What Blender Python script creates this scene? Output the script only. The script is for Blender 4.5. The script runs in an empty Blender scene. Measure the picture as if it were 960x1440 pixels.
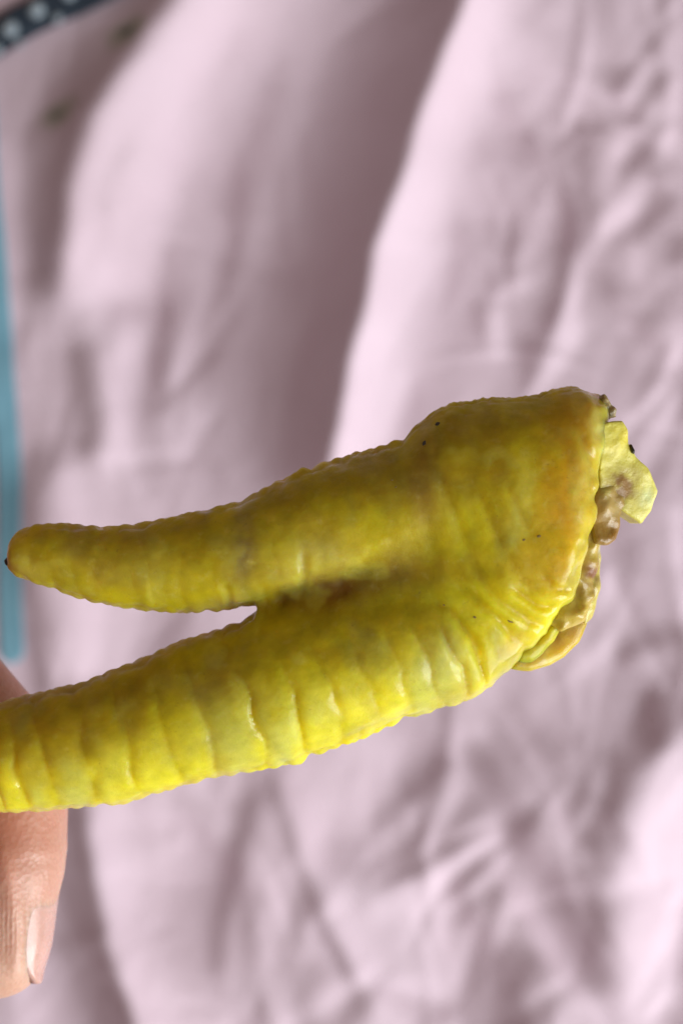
import bpy, math, random
import numpy as np
from mathutils import Vector

# ------------------------------------------------------------------ camera, light, exposure
S = 0.085e-3        # metres per photograph pixel in the plane of the chicken foot
D = 0.16            # camera distance to that plane
ZF = 0.28           # height of the foot above the cloth
scene = bpy.context.scene
COL = scene.collection

cam_data = bpy.data.cameras.new('camera')
cam = bpy.data.objects.new('camera', cam_data); COL.objects.link(cam)
cam.location = (0, 0, ZF + D)
cam_data.sensor_fit = 'VERTICAL'; cam_data.sensor_height = 36.0
cam_data.lens = 36.0 * D / (1440 * S)
cam_data.clip_start = 0.002; cam_data.clip_end = 20
cam_data.dof.use_dof = True
cam_data.dof.focus_distance = D - 0.004
cam_data.dof.aperture_fstop = 16
scene.camera = cam

world = bpy.data.worlds.new('World'); scene.world = world; world.use_nodes = True
bg = world.node_tree.nodes['Background']
bg.inputs['Color'].default_value = (1.0, 0.76, 0.66, 1); bg.inputs['Strength'].default_value = 0.20

LDIR = Vector((0.80, -0.60, 0.50)).normalized()      # towards the window
ld = bpy.data.lights.new('window_light', 'AREA')
ld.shape = 'RECTANGLE'; ld.size = 1.0; ld.size_y = 1.2; ld.energy = 31.5; ld.color = (0.94, 0.98, 1.0)
lo = bpy.data.objects.new('window_light', ld); COL.objects.link(lo)
lo.location = Vector((0, 0, 0.12)) + LDIR * 1.35
lo.rotation_euler = (-LDIR).to_track_quat('-Z', 'Y').to_euler()

vs = scene.view_settings
vs.view_transform = 'Standard'; vs.look = 'None'; vs.exposure = 0.0; vs.gamma = 1.0
scene.cycles.use_denoising = True

# ------------------------------------------------------------------ helpers
rng = np.random.default_rng(7)
random.seed(7)

def MM(px, py):                       # pixel -> mm in the foot's plane
    return (px - 480) * S * 1e3, (720 - py) * S * 1e3

def P(px, py, dz=0.0):                # pixel + height over the foot plane in mm -> mm, seen at that pixel
    k = (D * 1e3 - dz) / (D * 1e3)
    return np.array([(px - 480) * S * 1e3 * k, (720 - py) * S * 1e3 * k, dz])

def value_noise(x, y, period, seed):
    r = np.random.default_rng(seed); N = 128
    g = r.random((N, N)).astype(np.float32) * 2 - 1
    u = x / period; v = y / period
    i = np.floor(u).astype(int); j = np.floor(v).astype(int)
    fu = u - i; fv = v - j
    fu = fu * fu * (3 - 2 * fu); fv = fv * fv * (3 - 2 * fv)
    a = g[i % N, j % N]; b = g[(i + 1) % N, j % N]; c = g[i % N, (j + 1) % N]; d = g[(i + 1) % N, (j + 1) % N]
    return (a * (1 - fu) + b * fu) * (1 - fv) + (c * (1 - fu) + d * fu) * fv

def fbm(x, y, period, seed, octaves=3):
    s = 0; a = 1.0
    for o in range(octaves):
        s = s + a * value_noise(x + 13.7 * o, y - 9.1 * o, period / 2 ** o, seed + o); a *= 0.5
    return s

def worley(x, y, cell, seed):
    r = np.random.default_rng(seed); N = 64
    jx = r.random((N, N)); jy = r.random((N, N))
    u = x / cell; v = y / cell
    i = np.floor(u).astype(int); j = np.floor(v).astype(int)
    best = np.full(np.broadcast(u, v).shape, 9.0)
    for di in (-1, 0, 1):
        for dj in (-1, 0, 1):
            ci = i + di; cj = j + dj
            d = (ci + .15 + .7 * jx[ci % N, cj % N] - u) ** 2 + (cj + .15 + .7 * jy[ci % N, cj % N] - v) ** 2
            best = np.minimum(best, d)
    return np.sqrt(best)

def smin(a, b, k):
    h = np.clip(0.5 + 0.5 * (b - a) / k, 0, 1)
    return b * (1 - h) + a * h - k * h * (1 - h)

def smax(a, b, k):
    return -smin(-a, -b, k)

def sstep(a, b, x):
    t = np.clip((x - a) / (b - a), 0, 1)
    return t * t * (3 - 2 * t)

def seg_dist(x, y, pts):
    """distance to a polyline and the parameter along it"""
    best = np.full(np.broadcast(x, y).shape, 1e9); par = np.zeros_like(best)
    n = len(pts) - 1
    for q in range(n):
        ax, ay = pts[q]; bx, by = pts[q + 1]
        dx, dy = bx - ax, by - ay
        t = np.clip(((x - ax) * dx + (y - ay) * dy) / (dx * dx + dy * dy + 1e-9), 0, 1)
        d = np.hypot(x - ax - t * dx, y - ay - t * dy)
        m = d < best
        best = np.where(m, d, best); par = np.where(m, (q + t) / n, par)
    return best, par

def poly_sd(x, y, pts):
    d, _ = seg_dist(x, y, list(pts) + [pts[0]])
    inside = np.zeros(d.shape, bool)
    n = len(pts)
    for q in range(n):
        ax, ay = pts[q]; bx, by = pts[(q + 1) % n]
        if ay == by: continue
        c = ((ay > y) != (by > y)) & (x < (bx - ax) * (y - ay) / (by - ay) + ax)
        inside ^= c
    return np.where(inside, -d, d)

def surface_nets(f, origin, h, smooth=1):
    nx, ny, nz = f.shape
    sgn = f < 0
    c = [sgn[a:nx - 1 + a, b:ny - 1 + b, e:nz - 1 + e] for a in (0, 1) for b in (0, 1) for e in (0, 1)]
    cnt = sum(q.astype(np.int8) for q in c)
    act = (cnt > 0) & (cnt < 8)
    I = np.argwhere(act)
    idx = np.full(act.shape, -1, np.int64); idx[act] = np.arange(len(I))
    corner = [(a, b, e) for a in (0, 1) for b in (0, 1) for e in (0, 1)]
    fv = {k: f[I[:, 0] + k[0], I[:, 1] + k[1], I[:, 2] + k[2]] for k in corner}
    acc = np.zeros((len(I), 3)); num = np.zeros(len(I))
    for a in corner:
        for ax in range(3):
            if a[ax]: continue
            b = list(a); b[ax] = 1; b = tuple(b)
            fa, fb = fv[a], fv[b]
            m = (fa < 0) != (fb < 0)
            den = np.where(m, fa - fb, 1)
            t = fa / den
            p = np.array(a, float)[None, :].repeat(len(I), 0); p[:, ax] = t
            acc += p * m[:, None]; num += m
    V = (I + acc / num[:, None]) * h + np.array(origin)
    quads = []
    for ax in range(3):
        s0 = [slice(None)] * 3; s1 = [slice(None)] * 3
        s0[ax] = slice(0, -1); s1[ax] = slice(1, None)
        A = sgn[tuple(s0)]; B = sgn[tuple(s1)]
        E = np.argwhere(A != B)
        u, w = [(1, 2), (2, 0), (0, 1)][ax]
        ok = (E[:, u] > 0) & (E[:, w] > 0) & (E[:, u] < f.shape[u] - 1) & (E[:, w] < f.shape[w] - 1)
        E = E[ok]
        ins = A[E[:, 0], E[:, 1], E[:, 2]]
        def cell(du, dw):
            q = E.copy(); q[:, u] += du; q[:, w] += dw
            return idx[q[:, 0], q[:, 1], q[:, 2]]
        Q = np.stack([cell(-1, -1), cell(0, -1), cell(0, 0), cell(-1, 0)], 1)
        Q[~ins] = Q[~ins][:, ::-1]
        quads.append(Q)
    Q = np.concatenate(quads)
    Q = Q[(Q >= 0).all(1)]
    for _ in range(smooth):
        acc = np.zeros_like(V); num = np.zeros(len(V))
        for a, b in ((0, 1), (1, 2), (2, 3), (3, 0)):
            for c_ in range(3):
                acc[:, c_] += np.bincount(Q[:, a], V[Q[:, b], c_], len(V)) + np.bincount(Q[:, b], V[Q[:, a], c_], len(V))
            num += np.bincount(Q[:, a], minlength=len(V)) + np.bincount(Q[:, b], minlength=len(V))
        V = V * 0.5 + 0.5 * acc / np.maximum(num, 1)[:, None]
    return V, Q

def quad_mesh(name, V, Q, colour=None):
    me = bpy.data.meshes.new(name)
    Q = np.asarray(Q)
    me.vertices.add(len(V)); me.vertices.foreach_set('co', np.asarray(V, np.float32).ravel())
    me.loops.add(Q.size); me.loops.foreach_set('vertex_index', Q.astype(np.int32).ravel())
    me.polygons.add(len(Q)); me.polygons.foreach_set('loop_start', np.arange(0, Q.size, Q.shape[1], dtype=np.int32))
    me.update(calc_edges=True)
    me.polygons.foreach_set('use_smooth', np.ones(len(Q), bool))
    if colour is not None:
        at = me.color_attributes.new('tint', 'FLOAT_COLOR', 'POINT')
        c4 = np.ones((len(V), 4), np.float32); c4[:, :colour.shape[1]] = colour
        at.data.foreach_set('color', c4.ravel())
    me.validate()
    return me

def link(name, me, mat, parent=None, loc=None):
    o = bpy.data.objects.new(name, me); COL.objects.link(o)
    if me is not None and mat is not None: me.materials.append(mat)
    o.parent = parent
    if loc is not None: o.location = loc
    return o

def tag(o, label, cat, group=None):
    o['label'] = label; o['category'] = cat; o['kind'] = 'thing'
    if group: o['group'] = group
    return o

class N:                                             # tiny node-tree helper
    def __init__(s, name):
        s.m = bpy.data.materials.new(name); s.m.use_nodes = True
        s.t = s.m.node_tree; s.b = s.t.nodes['Principled BSDF']
        s.co = s.t.nodes.new('ShaderNodeTexCoord').outputs['Object']
    def node(s, kind, **kw):
        n = s.t.nodes.new(kind)
        for k, v in kw.items():
            if k in n.inputs: s.put(n.inputs[k], v)
            else: setattr(n, k, v)
        return n
    def put(s, sock, v):
        if isinstance(v, bpy.types.NodeSocket): s.t.links.new(v, sock)
        else: sock.default_value = v
    def set(s, **kw):
        for k, v in kw.items(): s.put(s.b.inputs[k.replace('_', ' ')], v)
    def noise(s, scale, detail=3, rough=0.55, co=None):
        n = s.node('ShaderNodeTexNoise', Scale=scale, Detail=detail, Roughness=rough)
        s.t.links.new(co or s.co, n.inputs['Vector']); return n.outputs['Fac']
    def voro(s, scale, feature='F1'):
        n = s.node('ShaderNodeTexVoronoi', feature=feature, Scale=scale)
        s.t.links.new(s.co, n.inputs['Vector']); return n.outputs['Distance']
    def ramp(s, fac, a, b, lo=0.0, hi=1.0):
        n = s.node('ShaderNodeMapRange'); s.put(n.inputs['Value'], fac)
        n.inputs['From Min'].default_value = a; n.inputs['From Max'].default_value = b
        n.inputs['To Min'].default_value = lo; n.inputs['To Max'].default_value = hi
        return n.outputs['Result']
    def mix(s, fac, a, b, blend='MIX'):
        n = s.node('ShaderNodeMix', data_type='RGBA', blend_type=blend)
        s.put(n.inputs['Factor'], fac); s.put(n.inputs['A'], a) if False else None
        s.put(n.inputs[6], a); s.put(n.inputs[7], b); return n.outputs[2]
    def math(s, op, a, b=0.0):
        n = s.node('ShaderNodeMath', operation=op); s.put(n.inputs[0], a); s.put(n.inputs[1], b); return n.outputs[0]
    def attr(s, name='tint'):
        n = s.node('ShaderNodeVertexColor', layer_name=name); return n.outputs['Color']
    def bump(s, h, dist, strength=1.0, prev=None):
        n = s.node('ShaderNodeBump', Strength=strength, Distance=dist); s.put(n.inputs['Height'], h)
        if prev is not None: s.t.links.new(prev, n.inputs['Normal'])
        return n.outputs['Normal']

# ------------------------------------------------------------------ materials
def fleshy(name, colour, sss, radius, rough, spec=0.5, coat=0.0, bump_mm=0.08, bump_scale=1400, mottled=0.25, scale=0.004):
    n = N(name)
    if coat == 'patchy':
        va = n.node('ShaderNodeVertexColor', layer_name='tint')
        coat = n.math('MAXIMUM', va.outputs['Alpha'], n.ramp(n.noise(230, 3), 0.50, 0.62, 0.0, 0.6))
    base = n.attr() if colour is None else colour + (1,)
    if colour is None and name == 'chicken_skin':      # pores, grime and small blemishes
        g = n.ramp(n.noise(1900, 3, 0.7), 0.60, 0.74, 0.0, 0.45)
        g = n.math('MULTIPLY', g, n.ramp(n.noise(190, 2), 0.42, 0.62))
        base = n.mix(g, base, (0.20, 0.11, 0.02, 1))
        p = n.ramp(n.noise(760, 2), 0.60, 0.75, 0.0, 0.16)
        base = n.mix(p, base, (0.72, 0.66, 0.22, 1))
    mot = n.ramp(n.noise(420, 4), 0.3, 0.7, 1 - mottled, 1 + mottled * 0.6)
    cm = n.node('ShaderNodeCombineColor'); 
    for q in range(3): n.put(cm.inputs[q], mot)
    col = n.mix(1.0, base, cm.outputs[0], 'MULTIPLY')
    b1 = n.bump(n.noise(bump_scale, 3), bump_mm * 1e-3)
    b2 = n.bump(n.noise(bump_scale * 4, 2), bump_mm * 0.35e-3, prev=b1)
    n.set(Base_Color=col, Roughness=n.ramp(n.noise(900, 3), 0.3, 0.7, rough - 0.12, rough + 0.15),
          Subsurface_Weight=sss, Subsurface_Radius=radius, Subsurface_Scale=scale,
          Specular_IOR_Level=spec, Coat_Weight=coat, Coat_Roughness=0.13, Normal=b2)
    return n.m

M_FOOT = fleshy('chicken_skin', None, 0.95, (1.0, 0.62, 0.10), 0.45, 0.2, 'patchy', 0.06, 1700, 0.18, 0.0085)
M_BONE = fleshy('cut_bone', None, 0.4, (1.0, 0.8, 0.3), 0.45, 0.4, 0.1, 0.10, 1100, 0.18, 0.0015)
M_WET = fleshy('wet_tissue', None, 0.4, (1.0, 0.5, 0.2), 0.36, 0.45, 0.35, 0.09, 1500, 0.22, 0.0015)
M_DARK = fleshy('dark_speck', (0.045, 0.026, 0.010), 0.0, (1, 1, 1), 0.5)
M_SPOT = fleshy('brown_spot', (0.30, 0.18, 0.02), 0.3, (1, .6, .1), 0.5)
M_NAIL = fleshy('fingernail', (0.62, 0.37, 0.31), 0.4, (1.0, 0.4, 0.25), 0.26, 0.5, 0.3, 0.02, 700, 0.06, 0.0012)

def skin_material():
    n = N('hand_skin')
    base = n.attr()
    mot = n.ramp(n.noise(260, 4), 0.3, 0.7, 0.0, 1.0)
    col = n.mix(n.math('MULTIPLY', mot, 0.35), base, (0.46, 0.17, 0.11, 1))
    sep = n.node('ShaderNodeSeparateXYZ'); n.t.links.new(n.co, sep.inputs[0])
    # papillary ridges along the finger's side
    wv = n.node('ShaderNodeTexWave', wave_type='BANDS', bands_direction='X', wave_profile='SIN')
    wv.inputs['Scale'].default_value = 560; wv.inputs['Distortion'].default_value = 3.5
    wv.inputs['Detail'].default_value = 2; wv.inputs['Detail Scale'].default_value = 0.5
    n.t.links.new(n.co, wv.inputs['Vector'])
    dv = n.node('ShaderNodeVectorMath', operation='DISTANCE'); n.t.links.new(n.co, dv.inputs[0])
    dv.inputs[1].default_value = RIDGE_AT
    mask = n.ramp(dv.outputs['Value'], 0.0020, 0.0048, 1.0, 0.0)
    b0 = n.bump(n.math('MULTIPLY', wv.outputs['Fac'], mask), 0.00006, 0.6)
    b1 = n.bump(n.voro(1500), 0.00006, prev=b0)
    b2 = n.bump(n.noise(500, 3), 0.00010, prev=b1)
    n.set(Base_Color=col, Roughness=n.ramp(n.noise(800), .3, .7, .34, .52), Subsurface_Weight=0.6,
          Subsurface_Radius=(1.0, 0.35, 0.2), Subsurface_Scale=0.0025, Specular_IOR_Level=0.45, Normal=b2)
    return n.m

# ------------------------------------------------------------------ pink cloth: folds solved from the slopes they show
SC = S * (D + ZF) / D                                # metres per pixel at the cloth
def CL(px, py): return ((px - 480) * SC, (720 - py) * SC)

CRUMPLE = 1.0
def build_cloth():
    step = 6.0
    gx = np.arange(-1500, 2460, step); gy = np.arange(-1500, 2940, step)
    X, Y = np.meshgrid(gx, gy, indexing='ij')
    s = np.zeros_like(X)                              # slope towards the window (+ faces it)
    strokes = [
        ([(420, 0), (345, 150), (300, 260)], 30, 0.10),
        ([(345, -40), (260, 130), (222, 300), (200, 420)], 24, 0.34),
        ([(405, 40), (335, 250), (300, 420), (292, 560)], 26, -0.26),
        ([(320, 280), (275, 450), (262, 640)], 18, 0.24), ([(245, 320), (222, 460), (215, 620)], 18, -0.26),
        ([(450, 20), (390, 220), (350, 420)], 22, 0.16),
        ([(250, 200), (232, 300)], 16, 0.25),
        ([(200, 210), (165, 270), (150, 320)], 16, -0.2),
        ([(140, 150), (60, 190), (20, 230)], 24, -0.18),
        ([(28, 180), (20, 300), (22, 400)], 18, 0.22),
        ([(100, 470), (128, 540), (136, 620), (110, 650)], 20, -0.45),
        ([(90, 430), (160, 400), (210, 390)], 22, 0.25),
        ([(205, 430), (172, 520), (165, 600), (160, 680)], 22, 0.48),
        ([(108, 650), (105, 720), (120, 780)], 18, 0.28),
        ([(75, 600), (48, 700), (60, 830), (75, 930), (85, 1000)], 26, -0.48),
        ([(150, 760), (140, 860), (130, 960)], 26, 0.62),
        ([(270, 760), (250, 880), (230, 950)], 30, -0.12),
        ([(260, 240), (255, 420), (260, 600)], 34, -0.12),
        # lower left
        ([(60, 1150), (70, 1300), (70, 1440)], 26, 0.15),
        ([(260, 1110), (255, 1230)], 30, 0.20),
        ([(375, 1070), (335, 1180), (312, 1280), (312, 1350)], 14, -0.42),
        ([(380, 1070), (420, 1180), (462, 1290), (520, 1390)], 12, -0.48),
        ([(410, 1090), (440, 1170), (480, 1280), (540, 1380)], 18, 0.34),
        ([(360, 1210), (380, 1300), (360, 1400)], 26, -0.14),
        ([(440, 1310), (430, 1380), (470, 1440)], 18, -0.30),
        ([(330, 1380), (290, 1420)], 20, 0.15),
        # lower right
        ([(470, 1232), (560, 1205), (612, 1178), (700, 1100)], 20, -0.36), ([(500, 1262), (580, 1240), (640, 1205), (700, 1150)], 26, 0.26),
        ([(560, 1120), (600, 1090), (640, 1060)], 22, -0.34),
        ([(690, 1060), (660, 1080)], 26, -0.36),
        ([(560, 1040), (520, 1110), (500, 1180)], 26, 0.16),
        ([(660, 1010), (670, 1040)], 16, 0.22),
        ([(740, 1020), (790, 1060)], 30, -0.22),
        ([(845, 1040), (850, 1090), (835, 1130)], 16, -0.40),
        ([(905, 960), (905, 1050)], 15, -0.46),
        ([(940, 880), (960, 960), (990, 1010)], 30, -0.25),
        ([(740, 1100), (790, 1170), (815, 1200)], 12, 0.28),
        ([(700, 1120), (765, 1215), (810, 1290), (850, 1400)], 30, -0.32),
        ([(820, 1150), (815, 1180)], 16, -0.2),
        ([(960, 1160), (930, 1260), (915, 1340)], 18, 0.25),
        ([(700, 1240), (745, 1290), (790, 1360), (830, 1420)], 12, 0.50),
        ([(670, 1520), (710, 1400), (738, 1300)], 32, -0.46),
        ([(690, 1140), (690, 1210)], 14, 0.30),
        ([(655, 1240), (648, 1300)], 12, -0.36),
        ([(695, 1230), (690, 1260)], 10, -0.25),
        ([(590, 1240), (610, 1320), (640, 1400)], 26, 0.22),
        ([(940, 1330), (960, 1440)], 24, -0.25),
        ([(920, 1400), (940, 1440)], 14, -0.25),
        # crumpled upper right
        ([(870, 90), (862, 140)], 12, -0.28), ([(915, 65), (890, 130), (870, 160)], 12, 0.30),
        ([(830, 120), (862, 160)], 12, 0.20), ([(925, 170), (935, 205)], 16, 0.32),
        ([(905, 215), (915, 260)], 16, -0.36), ([(875, 190), (850, 270), (835, 350)], 15, 0.36),
        ([(810, 190), (795, 220), (805, 300), (800, 390)], 18, -0.28), ([(850, 175), (810, 190)], 10, -0.26),
        ([(950, 270), (920, 310), (880, 340)], 16, -0.26), ([(890, 290), (860, 330)], 12, 0.28),
        ([(745, 180), (740, 240)], 20, -0.20), ([(700, 300), (690, 360)], 22, -0.14),
        ([(745, 280), (725, 330)], 22, 0.16), ([(725, 380), (690, 415)], 10, -0.30),
        ([(750, 390), (700, 430)], 11, 0.28), ([(670, 420), (680, 480)], 12, -0.24),
        ([(695, 440), (705, 510)], 14, 0.26), ([(735, 470), (735, 520)], 14, -0.20),
        ([(845, 390), (850, 430)], 12, -0.24), ([(895, 350), (890, 410)], 14, 0.22),
        ([(820, 450), (790, 490)], 16, 0.20), ([(760, 430), (780, 470)], 18, -0.12),
        ([(890, 440), (880, 500)], 24, -0.18), ([(955, 330), (945, 380)], 14, -0.3),
        ([(940, 450), (950, 530)], 20, 0.24), ([(660, 200), (680, 240)], 26, -0.14),
        ([(780, 60), (760, 120)], 30, 0.10), ([(640, 300), (640, 360), (625, 430)], 16, -0.12),
        ([(920, 620), (900, 740), (890, 820)], 30, -0.14), ([(940, 700), (930, 800)], 20, 0.2),
        ([(860, 900), (800, 940)], 26, 0.16), ([(960, 880), (900, 900), (850, 930)], 16, -0.18),
        ([(300, 420), (310, 500)], 22, 0.14), ([(340, 300), (320, 380), (330, 460)], 18, -0.10),
    ]
    warp = fbm(X, Y, 70, 81, 2)
    Xw = X + 5 * fbm(X, Y, 90, 83, 2); Yw = Y + 5 * fbm(X, Y, 90, 86, 2)
    for pts, w, a in strokes:
        d, par = seg_dist(Xw, Yw, pts)
        e = np.clip(np.minimum(par, 1 - par) / 0.16, 0, 1); e = 0.25 + 0.75 * e * e * (3 - 2 * e)
        s += ((1.1 if pts[0][1] > 1000 else 1.6) if w <= 18 else 1.3) * a * e * (0.8 * np.exp(-(d / w) ** 2) + 0.2 * np.exp(-(d / (2.2 * w)) ** 2)) * (1 + 0.22 * warp)
    # long folds: crest line, steep shaded flank on one side, lit flank on the other
    crests = [
        ([(720, -300), (655, 0), (600, 160), (555, 290), (515, 420), (490, 530), (468, 650), (450, 800)], 120, 0.92, 62, 1.5, 12),
        ([(420, -300), (290, -20), (208, 105), (152, 188), (120, 270), (98, 370), (102, 450)], 66, 0.95, 140, 0.85, 30),
        ([(140, 1060), (160, 1180), (185, 1300), (235, 1440), (300, 1600)], 76, 0.80, 48, 0.85, 18),
        ([(1200, 840), (985, 1000), (930, 1060), (872, 1130), (848, 1220), (850, 1330), (830, 1460)], 62, 0.36, 100, 0.62, 45),
    ]
    for pts, wl, al, wr, ar, sw_ in crests:
        d, par = seg_dist(Xw, Yw, pts)
        n_ = len(pts) - 1; q = np.minimum((par * n_).astype(int), n_ - 1)
        pa = np.array(pts, float)
        ax_, ay_ = pa[q, 0], pa[q, 1]; dx_ = pa[q + 1, 0] - ax_; dy_ = pa[q + 1, 1] - ay_
        side = np.sign(dx_ * (Yw - ay_) - dy_ * (Xw - ax_))       # -: right of a line that runs down
        sd = -d * side
        e = np.clip(np.minimum(par, 1 - par) / 0.15, 0, 1); e = e * e * (3 - 2 * e)
        soft = sstep(-sw_, sw_, sd)
        prof = soft * ar * np.exp(-(np.abs(sd) / wr) ** 2.0) - (1 - soft) * al * np.exp(-(np.abs(sd) / wl) ** 2.3)
        s += e * prof
    # the same kind of folds goes on outside the picture
    out = sstep(0, 260, np.maximum.reduce([-60 - X, X - 1020, -60 - Y, Y - 1500]))
    th = 0.30
    A = X * math.cos(th) + Y * math.sin(th); B = -X * math.sin(th) + Y * math.cos(th)
    s += out * 0.55 * fbm(A, B * 0.3, 240, 31, 3)
    s += 0.04 * fbm(A * 1.3, B * 0.45, 55, 51, 3) + 0.10 * fbm(A, B * 0.5, 150, 71, 2)
    # least-squares height field whose slope along the light has these values
    L = np.array([LDIR.x, -LDIR.y]); L /= np.linalg.norm(L)          # pixel axes: y down
    kx = np.fft.fftfreq(len(gx), step)[:, None] * 2 * np.pi; ky = np.fft.fftfreq(len(gy), step)[None, :] * 2 * np.pi
    kl = kx * L[0] + ky * L[1]
    k2 = kx ** 2 + ky ** 2
    H = np.fft.fft2(-s) * np.conj(1j * kl) / (kl ** 2 + 0.03 * k2 + 2e-7)
    h = np.real(np.fft.ifft2(H)) * SC                  # metres
    h -= h.mean()
    # creases of crumpled cotton: ridges that branch and die out
    crump = 0.6 + 0.5 * sstep(380, 640, X)
    crump *= 1 - 0.75 * np.exp(-(seg_dist(X, Y, crests[0][0])[0] / 120) ** 2)
    rid = np.abs(fbm(A, B * 0.45, 120, 211, 2)) * 3.0 + np.abs(fbm(A, B, 260, 241, 1)) * 6
    cr = np.random.default_rng(404)
    for _ in range(2300):                               # straight creases, each a small tent that dies out at both ends
        cx, cy = cr.uniform(-1450, 2410), cr.uniform(-1450, 2890)
        ang = cr.normal(-1.15, 0.45) if cr.random() < 0.65 else cr.normal(0.9, 0.5)
        ln = cr.uniform(45, 150); w = cr.uniform(12, 40); sl = cr.uniform(0.06, 0.26) * cr.choice([-1, 1])
        m_ = ln + w
        i0, i1 = np.searchsorted(gx, [cx - m_, cx + m_]); j0, j1 = np.searchsorted(gy, [cy - m_, cy + m_])
        xx = gx[i0:i1, None] - cx; yy = gy[None, j0:j1] - cy
        u = xx * math.cos(ang) + yy * math.sin(ang); v = -xx * math.sin(ang) + yy * math.cos(ang) + cr.uniform(-0.002, 0.002) * u * u
        t = np.clip(1 - np.abs(v) / (w * (0.4 + 0.6 * np.clip(1 - np.abs(u) / ln, 0, 1))), 0, 1) * np.clip(1 - (u / ln) ** 2, 0, 1)
        rid[i0:i1, j0:j1] += sl * w * t
    h -= rid * crump * SC * CRUMPLE
    V = np.stack([(X - 480) * SC, (720 - Y) * SC, h], -1).reshape(-1, 3)
    nx, ny = X.shape
    ii, jj = np.meshgrid(np.arange(nx - 1), np.arange(ny - 1), indexing='ij')
    a = (ii * ny + jj).ravel()
    Q = np.stack([a, a + 1, a + ny + 1, a + ny], 1)
    me = quad_mesh('pink_cloth', V, Q)
    n = N('pink_cotton')
    base = n.mix(n.ramp(n.noise(14, 3), .35, .65), (0.69, 0.54, 0.61, 1), (0.715, 0.57, 0.645, 1))
    # small faded printed sprigs, grey-green with a dark heart
    for (mx, my, r, w, ang) in ((190, 70, 0.0085, 0.0048, 0.6), (92, 172, 0.0080, 0.0046, 0.35)):
        cx, cy = CL(mx, my)
        mp = n.node('ShaderNodeMapping', vector_type='TEXTURE')
        mp.inputs['Location'].default_value = (cx, cy, 0); mp.inputs['Rotation'].default_value = (0, 0, ang)
        mp.inputs['Scale'].default_value = (r, w, 1)
        n.t.links.new(n.co, mp.inputs['Vector'])
        flat = n.node('ShaderNodeVectorMath', operation='MULTIPLY'); n.t.links.new(mp.outputs[0], flat.inputs[0])
        flat.inputs[1].default_value = (1, 1, 0)
        ln = n.node('ShaderNodeVectorMath', operation='LENGTH'); n.t.links.new(flat.outputs[0], ln.inputs[0])
        rr = n.math('ADD', ln.outputs['Value'], n.math('MULTIPLY', n.math('SUBTRACT', n.noise(220, 2), 0.5), 1.3))
        base = n.mix(n.ramp(rr, 0.55, 1.15, 0.75, 0.0), base, (0.36, 0.36, 0.26, 1))
        base = n.mix(n.ramp(rr, 0.10, 0.42, 0.85, 0.0), base, (0.10, 0.11, 0.10, 1))
    wv = n.node('ShaderNodeTexWave', wave_type='BANDS', bands_direction='X'); wv.inputs['Scale'].default_value = 700
    n.t.links.new(n.co, wv.inputs['Vector'])
    wu = n.node('ShaderNodeTexWave', wave_type='BANDS', bands_direction='Y'); wu.inputs['Scale'].default_value = 700
    n.t.links.new(n.co, wu.inputs['Vector'])
    nb = n.bump(n.math('MULTIPLY', wv.outputs['Fac'], wu.outputs['Fac']), 0.00006)
    nb = n.bump(n.noise(90, 4), 0.0006, prev=nb)
    n.set(Base_Color=base, Roughness=0.75, Specular_IOR_Level=0.25, Sheen_Weight=0.15, Sheen_Roughness=0.4, Normal=nb)
    o = link('pink_cloth', me, n.m)
    tag(o, 'crumpled pale pink cotton cloth spread out below the chicken foot', 'cloth')
    def height(x, y):                                  # metres -> metres
        px = x / SC + 480; py = 720 - y / SC
        u = np.clip((px - gx[0]) / step, 0, nx - 2); v = np.clip((py - gy[0]) / step, 0, ny - 2)
        i = int(u); j = int(v); fu = u - i; fv = v - j
        return float((h[i, j] * (1 - fu) + h[i + 1, j] * fu) * (1 - fv) + (h[i, j + 1] * (1 - fu) + h[i + 1, j + 1] * fu) * fv)
    return height

cloth_h = build_cloth()

# ------------------------------------------------------------------ ribbon and beaded trim lying on the cloth
def smooth_path(pts, n):
    pts = np.array(pts, float); t = np.linspace(0, len(pts) - 1, n)
    out = []
    for q in t:
        i = min(int(q), len(pts) - 2); f = q - i
        p0 = pts[max(i - 1, 0)]; p1 = pts[i]; p2 = pts[i + 1]; p3 = pts[min(i + 2, len(pts) - 1)]
        out.append(0.5 * ((2 * p1) + (p2 - p0) * f + (2 * p0 - 5 * p1 + 4 * p2 - p3) * f * f + (3 * p1 - p0 - 3 * p2 + p3) * f ** 3))
    return np.array(out)

def band(name, pts, width, thick, mat, n=120, m=8, lift=0.0012, taper=0.06):
    """a soft flat strip with rounded edges that follows the cloth"""
    c = smooth_path(pts, n); V = []; Q = []
    for i, (px, py) in enumerate(c):
        x, y = CL(px, py)
        a = c[min(i + 1, n - 1)] - c[max(i - 1, 0)]; a = np.array([a[0], -a[1]]); a /= np.linalg.norm(a)
        nrm = np.array([-a[1], a[0]])
        e = min(i, n - 1 - i) / (n * taper)
        k = math.sqrt(max(1 - (1 - min(e, 1)) ** 2, 0.0004))
        for q in range(2 * m):
            ang = 2 * math.pi * q / (2 * m)
            u = math.copysign(abs(math.cos(ang)) ** 0.6, math.cos(ang)) * width / 2 * k
            w = math.copysign(abs(math.sin(ang)) ** 0.8, math.sin(ang)) * thick / 2
            X_ = x + nrm[0] * u; Y_ = y + nrm[1] * u
            V.append((X_, Y_, cloth_h(X_, Y_) + lift + w))
    k = 2 * m
    for i in range(n - 1):
        for q in range(k):
            Q.append((i * k + q, i * k + (q + 1) % k, (i + 1) * k + (q + 1) % k, (i + 1) * k + q))
    me = bpy.data.meshes.new(name)
    me.from_pydata(V, [], Q + [tuple(range(k))[::-1], tuple((n - 1) * k + q for q in range(k))]); me.update()
    for p in me.polygons: p.use_smooth = True
    return link(name, me, mat)

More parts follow.
